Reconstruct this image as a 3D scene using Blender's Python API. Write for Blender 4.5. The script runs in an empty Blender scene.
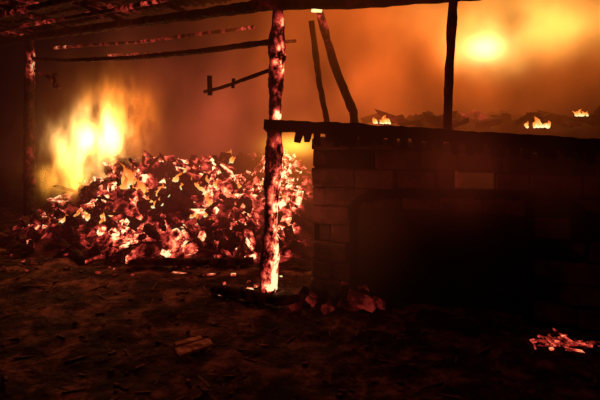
import bpy, bmesh, math, random
from mathutils import Vector, Matrix, noise
random.seed(7)
scn=bpy.context.scene
scn.view_settings.view_transform='Standard'
scn.view_settings.look='None'

# ---------- frames: left bay runs back-left from the corner post, right wall runs right
C=Vector((-0.28,4.3,0))
def WL(u,v,z): # u negative to the left
    return C+Vector((0.831,-0.556,0))*u+Vector((0.556,0.831,0))*v+Vector((0,0,z))
def WR(u,v,z):
    return C+Vector((0.953,-0.3015,0))*u+Vector((0.3015,0.953,0))*v+Vector((0,0,z))

# ---------- materials
def newmat(name):
    m=bpy.data.materials.new(name); m.use_nodes=True
    nt=m.node_tree; nt.nodes.clear()
    return m,nt,nt.nodes,nt.links
def ramp(n,stops):
    cr=n.color_ramp
    while len(cr.elements)>1: cr.elements.remove(cr.elements[-1])
    cr.elements[0].position=stops[0][0]; cr.elements[0].color=(*stops[0][1],1)
    for p,c in stops[1:]:
        e=cr.elements.new(p); e.color=(*c,1)
def ember_mat(name,base,base2,scale=9,estr=2.0,zs=1.0,lo=.36,hi=.62):
    m,nt,N,L=newmat(name)
    out=N.new('ShaderNodeOutputMaterial'); b=N.new('ShaderNodeBsdfPrincipled')
    L.new(b.outputs[0],out.inputs[0])
    tc=N.new('ShaderNodeTexCoord')
    mp=N.new('ShaderNodeMapping'); mp.inputs['Scale'].default_value=(1,1,zs)
    L.new(tc.outputs['Object'],mp.inputs[0])
    n1=N.new('ShaderNodeTexNoise'); n1.inputs['Scale'].default_value=scale; n1.inputs['Detail'].default_value=6
    n1.inputs['Roughness'].default_value=.65
    L.new(mp.outputs[0],n1.inputs['Vector'])
    mr=N.new('ShaderNodeMapRange'); mr.inputs['From Min'].default_value=lo; mr.inputs['From Max'].default_value=hi
    mr.inputs['To Max'].default_value=1.25
    L.new(n1.outputs[0],mr.inputs[0])
    at=N.new('ShaderNodeAttribute'); at.attribute_name='glow'
    mu=N.new('ShaderNodeMath'); mu.operation='MULTIPLY'
    L.new(mr.outputs[0],mu.inputs[0]); L.new(at.outputs['Fac'],mu.inputs[1])
    r=N.new('ShaderNodeValToRGB')
    ramp(r,[(0,(0,0,0)),(.12,(.02,.001,.001)),(.35,(.27,.018,.012)),(.6,(.85,.11,.06)),(.82,(1,.4,.15)),(1,(1,.8,.4))])
    L.new(mu.outputs[0],r.inputs[0])
    L.new(r.outputs[0],b.inputs['Emission Color']); b.inputs['Emission Strength'].default_value=estr
    v=N.new('ShaderNodeTexVoronoi'); v.inputs['Scale'].default_value=scale*2.5
    L.new(mp.outputs[0],v.inputs['Vector'])
    cr=N.new('ShaderNodeValToRGB'); ramp(cr,[(.3,base),(.7,base2)])
    L.new(n1.outputs[0],cr.inputs[0]); L.new(cr.outputs[0],b.inputs['Base Color'])
    bp=N.new('ShaderNodeBump'); bp.inputs['Strength'].default_value=.7; bp.inputs['Distance'].default_value=.02
    L.new(v.outputs['Distance'],bp.inputs['Height']); L.new(bp.outputs[0],b.inputs['Normal'])
    b.inputs['Roughness'].default_value=.85
    b.inputs['Specular IOR Level'].default_value=.15
    return m
M_char=ember_mat('charred_wood',(.008,.006,.005),(.03,.018,.013),11,1.6,.7,.42,.66)
M_coal=ember_mat('glowing_coals',(.015,.006,.005),(.06,.022,.016),10,2.2,1,.4,.62)
M_ash=ember_mat('ash_debris',(.03,.016,.013),(.2,.1,.08),8,1.5)
M_pale=ember_mat('pale_split_wood',(.5,.28,.18),(.8,.55,.35),8,1)
M_block=ember_mat('sooty_block',(.012,.007,.006),(.26,.14,.1),2.6,1.0)
M_soot=ember_mat('soot',(.006,.004,.004),(.012,.008,.008),4,1.0)

def soil_mat():
    m,nt,N,L=newmat('trampled_soil')
    out=N.new('ShaderNodeOutputMaterial'); b=N.new('ShaderNodeBsdfPrincipled'); L.new(b.outputs[0],out.inputs[0])
    tc=N.new('ShaderNodeTexCoord')
    n1=N.new('ShaderNodeTexNoise'); n1.inputs['Scale'].default_value=3.2; n1.inputs['Detail'].default_value=8; n1.inputs['Roughness'].default_value=.72
    L.new(tc.outputs['Object'],n1.inputs[0])
    r=N.new('ShaderNodeValToRGB'); ramp(r,[(.38,(.008,.005,.005)),(.5,(.045,.02,.018)),(.64,(.24,.12,.105))])
    L.new(n1.outputs[0],r.inputs[0]); L.new(r.outputs[0],b.inputs['Base Color'])
    n2=N.new('ShaderNodeTexNoise'); n2.inputs['Scale'].default_value=9; n2.inputs['Detail'].default_value=5
    L.new(tc.outputs['Object'],n2.inputs[0])
    bp=N.new('ShaderNodeBump'); bp.inputs['Strength'].default_value=.8; bp.inputs['Distance'].default_value=.06
    L.new(n2.outputs[0],bp.inputs['Height']); L.new(bp.outputs[0],b.inputs['Normal'])
    b.inputs['Roughness'].default_value=.9; b.inputs['Specular IOR Level'].default_value=.1
    return m
M_soil=soil_mat()

# ---------- mesh helpers
class MB:
    def __init__(s): s.bm=bmesh.new(); s.g=s.bm.verts.layers.float.new('glow')
    def tube(s,pts,rad,glow=0.0,segs=10,step=.06,jit=.12,square=False):
        pts=[Vector(p) for p in pts]; seed=random.random()*50
        P=[]
        tot=sum((pts[i+1]-pts[i]).length for i in range(len(pts)-1)); acc=0
        for i in range(len(pts)-1):
            d=(pts[i+1]-pts[i]); n=max(1,int(d.length/step))
            for k in range(n):
                P.append((pts[i]+d*(k/n),(acc+d.length*k/n)/tot))
            acc+=d.length
        P.append((pts[-1],1.0))
        rings=[]
        for i,(p,t) in enumerate(P):
            a=P[max(0,i-1)][0]; b=P[min(len(P)-1,i+1)][0]; d=(b-a).normalized()
            up=Vector((0,0,1)) if abs(d.z)<.9 else Vector((0,1,0))
            x=d.cross(up).normalized(); y=d.cross(x).normalized()
            r=rad(t) if callable(rad) else rad
            ring=[]
            for k in range(segs):
                an=2*math.pi*k/segs; 
                q=x*math.cos(an)+y*math.sin(an)
                f=1.0
                if square:
                    f=1/max(abs(math.cos(an+math.pi/segs)),abs(math.sin(an+math.pi/segs)))*.92
                nn=noise.noise((p+q*r)*9+Vector((seed,0,0)))+.5*noise.noise((p+q*r)*28+Vector((seed,0,0)))
                vv=s.bm.verts.new(p+q*r*f*(1+jit*2*nn))
                vv[s.g]=(glow(t,p,q) if callable(glow) else glow)
                ring.append(vv)
            rings.append(ring)
        for i in range(len(rings)-1):
            for k in range(segs):
                s.bm.faces.new((rings[i][k],rings[i][(k+1)%segs],rings[i+1][(k+1)%segs],rings[i+1][k]))
        s.bm.faces.new(rings[0][::-1]); s.bm.faces.new(rings[-1])
    def chunk(s,c,size,rot,glow=0.0,jit=.25):
        M=Matrix.Rotation(rot[2],3,'Z')@Matrix.Rotation(rot[1],3,'Y')@Matrix.Rotation(rot[0],3,'X')
        vs=[]
        for sx in(-1,1):
            for sy in(-1,1):
                for sz in(-1,1):
                    p=Vector((sx*size[0]*(1+random.uniform(-jit,jit)),sy*size[1]*(1+random.uniform(-jit,jit)),sz*size[2]*(1+random.uniform(-jit,jit))))/2
                    v=s.bm.verts.new(Vector(c)+M@p); v[s.g]=max(0,glow*random.uniform(.5,1.3)); vs.append(v)
        for f in ((0,1,3,2),(4,6,7,5),(0,4,5,1),(2,3,7,6),(0,2,6,4),(1,5,7,3)):
            s.bm.faces.new([vs[i] for i in f])
    def done(s,name,mat,smooth=False,parent=None,bevel=0):
        me=bpy.data.meshes.new(name); bmesh.ops.recalc_face_normals(s.bm,faces=s.bm.faces)
        s.bm.to_mesh(me); s.bm.free()
        o=bpy.data.objects.new(name,me); scn.collection.objects.link(o); me.materials.append(mat)
        if smooth:
            for p in me.polygons: p.use_smooth=True
        if bevel:
            b=o.modifiers.new('bevel','BEVEL'); b.width=bevel; b.segments=2
        if parent: o.parent=parent
        return o
def empty(name):
    e=bpy.data.objects.new(name,None); scn.collection.objects.link(e); return e

# ---------- ground
def gh(x,y):
    return .035*noise.noise(Vector((x*1.3,y*1.3,0)))+.03*noise.noise(Vector((x*4,y*4,3)))+.014*noise.noise(Vector((x*13,y*13,7)))
bm=bmesh.new(); nx,ny=300,280; x0,x1,y0,y1=-10,9,-2,15
g=[[bm.verts.new((x0+(x1-x0)*i/nx,y0+(y1-y0)*j/ny,gh(x0+(x1-x0)*i/nx,y0+(y1-y0)*j/ny))) for i in range(nx+1)] for j in range(ny+1)]
for j in range(ny):
    for i in range(nx): bm.faces.new((g[j][i],g[j][i+1],g[j+1][i+1],g[j+1][i]))
me=bpy.data.meshes.new('ground'); bm.to_mesh(me); bm.free(); me.materials.append(M_soil)
for p in me.polygons: p.use_smooth=True
o=bpy.data.objects.new('ground',me); scn.collection.objects.link(o)

# ---------- posts
def gn(p,s=3,o=0): return noise.noise(Vector(p)*s+Vector((o,0,0)))
m=MB()
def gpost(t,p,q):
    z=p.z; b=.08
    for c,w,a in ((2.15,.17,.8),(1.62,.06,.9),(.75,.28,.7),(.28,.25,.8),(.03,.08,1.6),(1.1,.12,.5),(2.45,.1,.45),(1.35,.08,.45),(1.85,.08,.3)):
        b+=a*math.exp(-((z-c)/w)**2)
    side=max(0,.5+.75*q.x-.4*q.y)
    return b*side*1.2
m.tube([(-.29,4.3,-.06),(-.27,4.3,.6),(-.235,4.3,1.5),(-.2,4.3,2.62)],lambda t:.076-.012*t+.012*math.sin(t*17),gpost,14,.03,.13)
m.done('charred_corner_post',M_char,True)
m=MB()
m.tube([WL(-4.33,0,-.06),WL(-4.36,0,1.2),WL(-4.34,0,2.75)],lambda t:.085-.02*t,
       lambda t,p,q:(.05+1.3*math.exp(-((p.z-2.38)/.22)**2)+.35*math.exp(-((p.z-1)/.4)**2))*max(0,.4+.6*q.x),12,.04,.14)
m.done('charred_post',M_char,True)
m=MB()
m.tube([(-2.9,8.9,0),(-2.88,8.9,2.7)],.06,.15); m.done('charred_post',M_char,True)
m=MB()
m.tube([(.12,4.9,2.62),(.2,4.95,2.0),(.3,5.0,1.5),(.3,5.0,.3)],.032,.05); m.done('burnt_pole',M_char,True)
m=MB()
m.tube([(.2,4.75,2.68),(.36,4.75,2.1),(.54,4.75,1.66),(.58,4.75,1.3),(.6,4.75,.0)],lambda t:.04+.02*t,lambda t,p,q:.5*max(0,1-t*5)+.03); m.done('leaning_burnt_pole',M_char,True)
m=MB()
m.tube([WR(1.56,0,1.46),WR(1.58,0,2.0),WR(1.61,0,2.66)],.038,.03); m.done('upright_stud',M_char,True)

# ---------- tie beam of the bay, braces
m=MB()
m.tube([WL(-4.5,.02,2.47),WL(-3.4,.02,2.36),WL(-2,.02,2.3),WL(-.9,.02,2.29),WL(-.02,.05,2.31)],.03,lambda t,p,q:.03+.2*max(0,gn(p))); m.done('tie_beam',M_char,True)
m=MB()
m.tube([WL(-.02,.05,2.05),WL(-.35,.1,1.99),WL(-.72,.15,1.92),WL(-1.02,.18,1.88)],.019,.02)
m.tube([WL(-.93,.17,2.05),WL(-.93,.17,1.84)],.028,.0,8,.03)
m.tube([WL(-.55,.12,2.0),WL(-.56,.12,1.90)],.018,.0,8,.03)
m.done('burnt_brace',M_char,True)
m=MB()
m.tube([WL(-4.3,.05,2.28),WL(-4.0,.1,2.18),WL(-3.75,.1,2.02)],.028,.2)
m.tube([WL(-3.85,.1,2.22),WL(-3.83,.1,2.02)],.035,.0,8,.03)
m.done('burnt_brace',M_char,True)

# ---------- roof frame
roof=empty('burnt_lean_to_roof')
m=MB()
m.tube([WL(-6.5,0,2.72),WL(-4.3,-.02,2.76),WL(-3,-.02,2.72),WL(-1.5,-.02,2.68),WL(0,-.02,2.64),WR(.8,-.02,2.6),WR(1.8,-.02,2.6),WR(4.2,0,2.72)],.055,
       lambda t,p,q:.02+.25*max(0,gn(p,2.5)),10); m.done('eave_beam',M_char,True,roof)
m=MB()
for i,v in enumerate((-.35,-.75,-1.3)):
    z=2.70-v*.13
    m.tube([WL(-7,v,z+.06),WL(-4,v+.05*(i%2),z+.07),WL(-2,v,z+.02),WL(0,v-.03,z)]+[WR(1.2,v,z),WR(4,v,z+.06)],.026+.012*(i%2),lambda t,p,q:.05+.8*max(0,gn(p,1.7,3)),8)
m.done('purlins',M_char,True,roof)
m=MB()
for i,v in enumerate((.5,1.3)):
    z=2.66-v*.05
    m.tube([WL(-4.6+.2*i,v,z+.06),WL(-2.5,v,z-.04),WL(-.6,v,z-.05)],.022,lambda t,p,q:.25+.9*max(0,gn(p,2,9)),8)
m.done('inner_purlins',M_char,True,roof)
m=MB()
for k in range(8):
    u=-6.3+k*1.02
    if u<0: a=WL(u,-2.2,3.06); b=WL(u+random.uniform(-.1,.1),.15,2.76) ; 
    else: a=WR(u,-2.2,3.06); b=WR(u,.15,2.72)
    m.tube([a,b],.028,lambda t,p,q:.02+.3*max(0,gn(p,3,5)),8)
m.done('rafters',M_char,True,roof)
m=MB()
def sheet(u0,u1,v0,v1,fn,dz):
    n=int((u1-u0)/.025); k=14; rows=[]
    for j in range(k+1):
        row=[]
        for i in range(n+1):
            u=u0+(u1-u0)*i/n
            ve=v1+.16*noise.noise(Vector((u*1.7,2,dz*50)))
            v=v0+(ve-v0)*j/k
            z=2.82-v*.13+dz+.014*math.sin(u*2*math.pi/.1)+.06*noise.noise(Vector((u,v,dz*9)))
            w=fn(u,v,z); vv=m.bm.verts.new(w); vv[m.g]=.7*max(0,noise.noise(Vector((u*1.2,v*3,4)))); row.append(vv)
        rows.append(row)
    for j in range(k):
        for i in range(n): m.bm.faces.new((rows[j][i],rows[j][i+1],rows[j+1][i+1],rows[j+1][i]))
for i in range(7): 
    sheet(-6.9+i*.98,-5.9+i*.98,-2.6,.14,WL,.0 if i%2 else .02)
for i in range(5): sheet(-.0+i*.9,.92+i*.9,-2.6,.05,WR,.0 if i%2 else .02)
m.done('corrugated_sheets',M_char,True,roof)

# ---------- right wall: rough sooty blocks, vent and dark opening filled with blackened planks
def block_wall(m,u0,u1,v,zmax,skips=(),fn=WR,bw=.36,bh=.165,th=.2,glow=0):
    row=0; z=0.0
    while z<zmax(u0)-.02:
        u=u0-(bw/2 if row%2 else 0)
        while u<u1:
            ww=bw*random.uniform(.75,1.15)
            a=max(u,u0); b=min(u+ww,u1)
            u+=ww
            pieces=[(a,b)]
            for (s0,s1,zb,zt) in skips:
                if z+bh/2>zt or z+bh/2<zb: continue
                np=[]
                for (a1,b1) in pieces:
                    if a1<s0: np.append((a1,min(b1,s0)))
                    if b1>s1: np.append((max(a1,s1),b1))
                pieces=np
            for a2,b2 in pieces:
                if b2-a2<.04: continue
                cu=(a2+b2)/2; h=min(bh,zmax(cu)-z)
                if h<.03: continue
                c=fn(cu+random.uniform(-.006,.006),v+random.uniform(-.04,.03),z+h/2)
                d=fn(1,0,0)-fn(0,0,0)
                m.chunk(c,(b2-a2-.006,th,h-.004),(random.uniform(-.07,.07),random.uniform(-.03,.03),math.atan2(d.y,d.x)+random.uniform(-.06,.06)),glow,.06)
        z+=bh; row+=1
top=lambda u:1.45-.035*u
m=MB()
block_wall(m,.4,4.6,.12,top,((.78,2.14,-.1,.9),(1.62,1.93,1.0,1.17)))
w=m.done('wall_right',M_block,False,None,.025)
m=MB()
def slab(u0,u1,z0,z1,v,th):
    d=WR(1,0,0)-WR(0,0,0)
    m.chunk(WR((u0+u1)/2,v,(z0+z1)/2),(u1-u0,th,z1-z0),(0,0,math.atan2(d.y,d.x)),0,0)
slab(.42,.77,0,1.38,.12,.17); slab(2.15,4.58,0,1.28,.12,.17); slab(.77,1.62,.92,1.36,.12,.17); slab(1.93,2.15,.92,1.34,.12,.17)
slab(1.62,1.93,.92,.99,.12,.17); slab(1.62,1.93,1.17,1.34,.12,.17)
m.done('mortar',M_soot,False,w)
opening=empty('dark_opening_1')  # a dark opening; its darkness is put into near-black planks
d=WR(1,0,0)-WR(0,0,0); ang=math.atan2(d.y,d.x)
m=MB()
m.chunk(WR(1.46,.2,.47),(1.42,.02,.98),(0,0,ang),0,0)
for i in range(9):
    u=.86+i*.15
    m.chunk(WR(u,.16,.46),(.149,.03,.93),(0,0,ang),0,.01)
m.done('planks',M_soot,False,opening)
m=MB()
for z in (.2,.72): m.chunk(WR(1.46,.125,z),(1.3,.03,.1),(0,0,ang),0,.03)
m.done('battens',M_soot,False,opening)
m=MB()
m.tube([WR(.78,.02,0),WR(.78,.02,.84)],.045,0,8,.05,.08,True); m.tube([WR(2.17,.02,0),WR(2.17,.02,1.0)],.045,0,8,.05,.08,True)
m.tube([WR(.76,.02,.8),WR(.85,.02,.9),WR(1.0,.02,.95),WR(1.3,.02,.97),WR(2.22,.02,.99)],.05,0,8,.05,.08,True)
m.done('frame',M_soot,False,opening)

m=MB()
m.tube([WR(-.03,-.03,1.53),WR(.8,-.03,1.50),WR(1.8,-.03,1.44),WR(2.8,-.03,1.38),WR(4.6,-.03,1.28)],.05,0.0,12,.05,.12,True)
u=.3
while u<4.2:
    L_=random.uniform(.02,.07); z=1.5-.05*u
    m.tube([WR(u,-.03,z),WR(u+random.uniform(-.02,.02),-.05,z-.05-L_)],lambda t:.04-.01*t,0,9,.03,.2); u+=random.uniform(.06,.12)
m.done('wall_plate_beam',M_soot,True)

# ---------- ember heap
def heap(x,y):
    r2=((x+1.7)/1.95)**2+((y-7.0)/1.5)**2
    h=.86*math.exp(-(r2**2.0))
    r3=((x-.3)/1.2)**2+((y-6.3)/.9)**2
    return h+.5*math.exp(-r3)+.5*h*noise.noise(Vector((x*2.1,y*1.9,1)))
m=MB(); n=120; rows=[]
def hot(x,y):
    return noise.noise(Vector((x*1.7,y*2.0,5)))+.6*noise.noise(Vector((x*4.5,y*5,2)))
for j in range(n+1):
    row=[]
    for i in range(n+1):
        x=-4.6+6.6*i/n; y=4.95+4.2*j/n
        z=heap(x,y)+.07*noise.noise(Vector((x*6,y*6,2)))-.05
        v=m.bm.verts.new((x,y,z)); v[m.g]=max(0,.5+1.4*hot(x,y))*min(1,heap(x,y)*3); 
        if heap(x,y)<.08: v[m.g]=0
        row.append(v)
    rows.append(row)
for j in range(n):
    for i in range(n): m.bm.faces.new((rows[j][i],rows[j][i+1],rows[j+1][i+1],rows[j+1][i]))
cnt=0
while cnt<1400:
    x=random.gauss(-1.6,1.4); y=random.uniform(5.05,8.0)
    h=heap(x,y)
    if h<.05 or (h<.2 and random.random()<.5): continue
    cnt+=1
    r=random.random()*.85+hot(x,y)*.75+.05
    gl=1.35 if r>.86 else .85 if r>.72 else .45 if r>.56 else random.uniform(0,.08)
    s=random.uniform(.03,.13)
    kind=random.random()
    if kind<.35: sz=(s*random.uniform(2,4),s*.4,s*.35)
    else: sz=(s*1.2,s*random.uniform(.6,1),s*random.uniform(.6,1.1))
    m.chunk((x,y,h+random.uniform(-.05,.03)),sz,(random.uniform(-.7,.7),random.uniform(-.9,.9),random.uniform(0,6.28)),gl,.35)
m.done('burning_rubble_heap',M_coal)

m=MB(); n=40; rows=[]
for j in range(n+1):
    row=[]
    for i in range(n+1):
        x=.9+4.6*i/n; y=5.0+2.4*j/n-.25*(x-.9)*.6
        e=min(1,(x-.9)/.5)*math.exp(-((j/n-.5)/.32)**4)
        z=1.6*e*(1+.12*noise.noise(Vector((x*1.5,y*1.5,1))))-.03
        v=m.bm.verts.new((x,y,z)); v[m.g]=.3*max(0,noise.noise(Vector((x*2,y*2,8)))); row.append(v)
    rows.append(row)
for j in range(n):
    for i in range(n): m.bm.faces.new((rows[j][i],rows[j][i+1],rows[j+1][i+1],rows[j+1][i]))
for k in range(110):
    x=random.uniform(1.0,5.0); y=5.0+2.4*random.uniform(.2,.8)-.15*(x-.9)
    s=random.uniform(.08,.3)
    m.chunk((x,y,1.56+random.uniform(-.03,.06)),(s*1.6,s*.35,s*.3),(random.uniform(-.5,.5),random.uniform(-.4,.4),random.uniform(0,6.28)),random.choice((0,0,0,.1,.3)),.3)
m.done('collapsed_roof_debris',M_soot)

# ---------- ground debris
m=MB()
def bd(x,y,s,gl=0,kind=0):
    sz=(s*random.uniform(2,5),s*.5,s*.25) if kind else (s,s*random.uniform(.5,1),s*.5)
    m.chunk((x,y,gh(x,y)+sz[2]*.3),sz,(random.uniform(-.2,.2),random.uniform(-.15,.15),random.uniform(0,6.28)),gl,.3)
for k in range(1500):
    x=random.uniform(-5,3.5); y=random.uniform(1.6,5.6)
    if x>.2 and y>3.75: continue
    bd(x,y,random.uniform(.01,.04),0,random.random()<.5)
for k in range(60):
    x=random.uniform(-3.6,-.2); y=random.uniform(4.7,5.6)
    bd(x,y,random.uniform(.02,.05),random.choice((0,.3,.5,.8)),random.random()<.3)
for k in range(26):
    x=random.gauss(-.45,.22); y=random.gauss(4.45,.12)
    bd(x,y,random.uniform(.02,.05),random.choice((.1,.4,.7,1.0)))
for k in range(75):
    x=1.86+random.gauss(0,.11); y=3.32+random.gauss(0,.045)
    bd(x,y,random.uniform(.015,.035),random.choice((.3,.4,.6)),k%2)
m.done('scattered_debris',M_ash)
m=MB()
m.chunk((-.72,3.17,.04),(.26,.07,.02),(.25,.03,.75),0,.1); m.chunk((-.78,3.26,.04),(.2,.035,.02),(.2,.03,.6),0,.1)
m.done('broken_plank',M_pale)
m=MB()
m.tube([(-1.75,4.98,.07),(-1.1,4.99,.06),(-.5,5.0,.07)],.04,.08); m.done('fallen_log',M_char,True)
m=MB()
m.tube([(-3.8,6.6,.3),(-3.0,5.7,.16),(-2.35,5.1,.04)],.04,.05); m.done('fallen_log',M_char,True)
m=MB()
m.tube([(-.8,4.25,.05),(-.2,3.95,.06),(.3,3.98,.05)],.045,.03)
m.done('fallen_log',M_char,True)
m=MB()
for k in range(40):
    x=random.gauss(.35,.22); y=random.gauss(4.0,.08); s=random.uniform(.06,.14)
    m.chunk((x,y,random.uniform(.02,.1)),(s*1.4,s,s*.6),(random.random(),random.random(),random.random()*6),random.choice((0,0,0,.2)),.25)
m.done('broken_block_rubble',M_soot)

# ---------- fire tongues
def flame_surf():
    m,nt,N,L=newmat('flame_tongue')
    out=N.new('ShaderNodeOutputMaterial'); e=N.new('ShaderNodeEmission'); L.new(e.outputs[0],out.inputs[0])
    at=N.new('ShaderNodeAttribute'); at.attribute_name='glow'
    r=N.new('ShaderNodeValToRGB'); ramp(r,[(0,(.5,.05,.01)),(.4,(1,.22,.03)),(.75,(1,.55,.12)),(1,(1,.9,.45))])
    L.new(at.outputs['Fac'],r.inputs[0]); L.new(r.outputs[0],e.inputs[0]); e.inputs[1].default_value=1.6
    return m
M_fl=flame_surf()
m=MB()
def tongue(x,y,z,h,w):
    a=random.uniform(-.6,.6); ph=random.uniform(0,6)
    pts=[Vector((x,y,z))+Vector((a*h*t+.15*h*math.sin(t*6+ph),0,h*t)) for t in (0,.2,.4,.6,.8,1)]
    m.tube(pts,lambda t:w*(math.sin(math.pi*min(1,.22+t*.78))*(1-t*.5))+.0015,lambda t,p,q:1.05-t*.95,8,h/12,.4)
for (x,y,h,w) in ((-2.15,6.0,.38,.08),(-2.0,5.95,.25,.08),(-1.65,5.9,.2,.08),(-1.25,5.9,.26,.07),(-1.75,5.75,.16,.06),(-.85,6.0,.15,.05),
  (-2.7,5.95,.16,.06),(-1.2,5.65,.12,.05),(-.5,6.1,.14,.05),(-2.9,5.9,.12,.05),(-1.0,6.5,.2,.06),(-.3,5.9,.12,.05),(-1.5,6.3,.2,.07),(-2.4,5.7,.1,.05)):
    for q in range(6):
        xx=x+random.gauss(0,w*1.3); yy=y+random.gauss(0,.04)
        tongue(xx,yy,heap(xx,yy)-.04,h*random.uniform(.3,1.0),w*random.uniform(.3,.75))
for (x,y,z,h,w) in ((.88,4.95,1.54,.1,.055),(2.55,4.95,1.5,.12,.06),(2.98,4.95,1.62,.08,.04)):
    for q in range(6): tongue(x+random.gauss(0,w*.8),y+random.gauss(0,.04),z,h*random.uniform(.4,1.0),w*random.uniform(.3,.6))
m.done('small_flames',M_fl,True)
m=MB()
for q in range(5): m.tube([(.12+q*.015,4.27,2.57),(.13+q*.015,4.27,2.63)],.016,.9,8,.02,.3)
m.done('eave_flame',M_fl,True)

# ---------- smoke and large flames: emitting, absorbing volumes
def gaussnode(N,L,vec,c,s):
    a=N.new('ShaderNodeVectorMath'); a.operation='SUBTRACT'; a.inputs[1].default_value=c; L.new(vec,a.inputs[0])
    b=N.new('ShaderNodeVectorMath'); b.operation='DIVIDE'; b.inputs[1].default_value=s; L.new(a.outputs[0],b.inputs[0])
    d=N.new('ShaderNodeVectorMath'); d.operation='DOT_PRODUCT'; L.new(b.outputs[0],d.inputs[0]); L.new(b.outputs[0],d.inputs[1])
    e=N.new('ShaderNodeMath'); e.operation='MULTIPLY'; e.inputs[1].default_value=-1; L.new(d.outputs['Value'],e.inputs[0])
    f=N.new('ShaderNodeMath'); f.operation='EXPONENT'; L.new(e.outputs[0],f.inputs[0])
    return f.outputs[0]
def smoke_mat(name,blobs,nscale,nlo,nhi,dens,warp=.5,stretch=.7,detail=3,fmin=.35,fmax=.65):
    m,nt,N,L=newmat(name)
    out=N.new('ShaderNodeOutputMaterial')
    tc=N.new('ShaderNodeTexCoord'); P=tc.outputs['Object']
    mp=N.new('ShaderNodeMapping'); mp.inputs['Scale'].default_value=(1,1,stretch); L.new(P,mp.inputs[0])
    nz=N.new('ShaderNodeTexNoise'); nz.inputs['Scale'].default_value=nscale; nz.inputs['Detail'].default_value=detail; L.new(mp.outputs[0],nz.inputs['Vector'])
    w=N.new('ShaderNodeVectorMath'); w.operation='SUBTRACT'; w.inputs[1].default_value=(.5,.5,.5); L.new(nz.outputs['Color'],w.inputs[0])
    w2=N.new('ShaderNodeVectorMath'); w2.operation='SCALE'; w2.inputs['Scale'].default_value=warp; L.new(w.outputs[0],w2.inputs[0])
    w3=N.new('ShaderNodeVectorMath'); w3.operation='ADD'; L.new(P,w3.inputs[0]); L.new(w2.outputs[0],w3.inputs[1])
    mr=N.new('ShaderNodeMapRange'); mr.inputs['From Min'].default_value=fmin; mr.inputs['From Max'].default_value=fmax
    mr.inputs['To Min'].default_value=nlo; mr.inputs['To Max'].default_value=nhi; L.new(nz.outputs[0],mr.inputs[0])
    acc=None; solid=None
    for bl in blobs:
        c,s,col=bl[:3]; pure=len(bl)>3
        gsn=gaussnode(N,L,P if pure else w3.outputs[0],c,s)
        sc=N.new('ShaderNodeVectorMath'); sc.operation='SCALE'; sc.inputs[0].default_value=col; L.new(gsn,sc.inputs['Scale'])
        prev=solid if pure else acc
        if prev is None: r=sc.outputs[0]
        else:
            ad=N.new('ShaderNodeVectorMath'); ad.operation='ADD'; L.new(prev,ad.inputs[0]); L.new(sc.outputs[0],ad.inputs[1]); r=ad.outputs[0]
        if pure: solid=r
        else: acc=r
    fin=N.new('ShaderNodeVectorMath'); fin.operation='SCALE'; L.new(acc,fin.inputs[0]); L.new(mr.outputs[0],fin.inputs['Scale'])
    res=fin.outputs[0]
    if solid is not None:
        ad=N.new('ShaderNodeVectorMath'); ad.operation='ADD'; L.new(res,ad.inputs[0]); L.new(solid,ad.inputs[1]); res=ad.outputs[0]
    e=N.new('ShaderNodeEmission'); L.new(res,e.inputs[0]); e.inputs[1].default_value=1
    ab=N.new('ShaderNodeVolumeAbsorption'); ab.inputs['Color'].default_value=(.0,.0,.0,1)
    dm=N.new('ShaderNodeMapRange'); dm.inputs['From Min'].default_value=fmin; dm.inputs['From Max'].default_value=fmax
    dm.inputs['To Min'].default_value=dens*2; dm.inputs['To Max'].default_value=dens*.3; L.new(nz.outputs[0],dm.inputs[0])
    L.new(dm.outputs[0],ab.inputs['Density'])
    ad=N.new('ShaderNodeAddShader'); L.new(e.outputs[0],ad.inputs[0]); L.new(ab.outputs[0],ad.inputs[1])
    L.new(ad.outputs[0],out.inputs['Volume'])
    return m
blobs=[((2.6,6.2,2.8),(2.2,1.6,1.0),(.38,.062,.006)),
 ((2.5,6.0,2.5),(.36,.4,.24),(4.2,2.2,.45)),
 ((2.38,6.0,2.5),(.2,.2,.14),(10,8,3),1),
 ((3.3,6.2,2.95),(1.1,.7,.35),(2.0,.95,.16)),
 ((.8,6.4,2.2),(1.4,1.5,1.2),(.22,.033,.004)),
 ((-2.8,7.2,1.4),(.75,.7,.8),(.5,.1,.01)),
 ((-1.4,7.2,1.5),(1.8,1.5,1.1),(.15,.022,.009)),
 ((-.08,5.6,1.27),(.24,.4,.1),(4.5,2.0,.2),1),
 ((-.1,5.6,1.2),(.5,.5,.4),(.5,.1,.01),1),
 ((-1.3,5.3,.6),(1.6,.5,.6),(.04,.005,.004),1),
 ((1.7,3.7,1.25),(1.5,.45,.35),(.05,.006,.0025)),
 ((.3,3.9,.7),(.4,.4,.5),(.05,.009,.003),1)]
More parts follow.
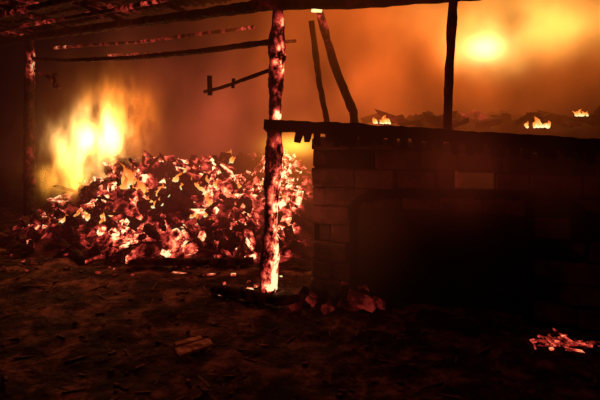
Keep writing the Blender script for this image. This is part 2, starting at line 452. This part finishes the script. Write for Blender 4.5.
def volbox(name,a,b,mat):
    bm=bmesh.new(); bmesh.ops.create_cube(bm,size=1)
    for v in bm.verts:
        v.co=Vector([a[i]+(b[i]-a[i])*(v.co[i]+.5) for i in range(3)])
    me=bpy.data.meshes.new(name); bm.to_mesh(me); bm.free(); me.materials.append(mat)
    o=bpy.data.objects.new(name,me); scn.collection.objects.link(o); return o
ms=smoke_mat('glowing_smoke',blobs,1.15,.2,2.0,.16,1.1)  # smoke emission stands in for firelight scattered through the haze
volbox('smoke_cloud',(-6,3.3,-.1),(7,9,4.5),ms)
fl=[((-2.9,6.75,1.2),(.36,.2,.36),(60,30,8)),
    ((-2.65,6.75,1.6),(.26,.18,.36),(16,4.5,.4)),
    ((-3.3,6.75,.8),(.3,.2,.25),(22,8,.8)),
    ((-2.3,6.75,1.6),(.22,.18,.3),(7,1.6,.1)),
    ((-2.88,6.75,1.25),(.3,.2,.34),(5.0,2.6,.5),1)]
mf=smoke_mat('fire_gas',fl,3.2,-.05,1.7,.08,.75,.42,3,.44,.62)
volbox('bonfire_flame',(-4.1,6.2,.3),(-1.8,7.3,2.6),mf)

# ---------- lights: fire light, plus an added front fill
def light(name,loc,en,col,r=.3):
    l=bpy.data.lights.new(name,'POINT'); l.energy=en; l.color=col; l.shadow_soft_size=r
    o=bpy.data.objects.new(name,l); o.location=loc; scn.collection.objects.link(o)
light('bonfire_light',(-2.8,6.4,1.6),130,(1,.2,.07),.35)
light('coal_light',(-1.2,5.4,1.0),18,(1,.16,.1),.3)
light('loft_fire_light',(2.3,5.6,2.6),50,(1,.3,.06),.3)
light('inner_fire_light',(-.1,6.0,1.5),30,(1,.28,.08),.3)
light('front_fill_light',(.7,2.4,2.35),4,(1,.15,.09),.3)  # added fill for the right wall and near ground, no fire here
light('post_ember_light',(.05,3.95,.85),2.2,(1,.22,.12),.15)

w=bpy.data.worlds.new('night'); scn.world=w; w.use_nodes=True
w.node_tree.nodes['Background'].inputs[0].default_value=(.006,.0015,.003,1)
w.node_tree.nodes['Background'].inputs[1].default_value=1

cam=bpy.data.cameras.new('camera'); co=bpy.data.objects.new('camera',cam); scn.collection.objects.link(co)
co.location=(0,0,1.6); co.rotation_euler=(math.radians(90),0,0)
cam.sensor_width=36; cam.lens=28; cam.shift_y=-82/600; cam.clip_end=200
scn.camera=co
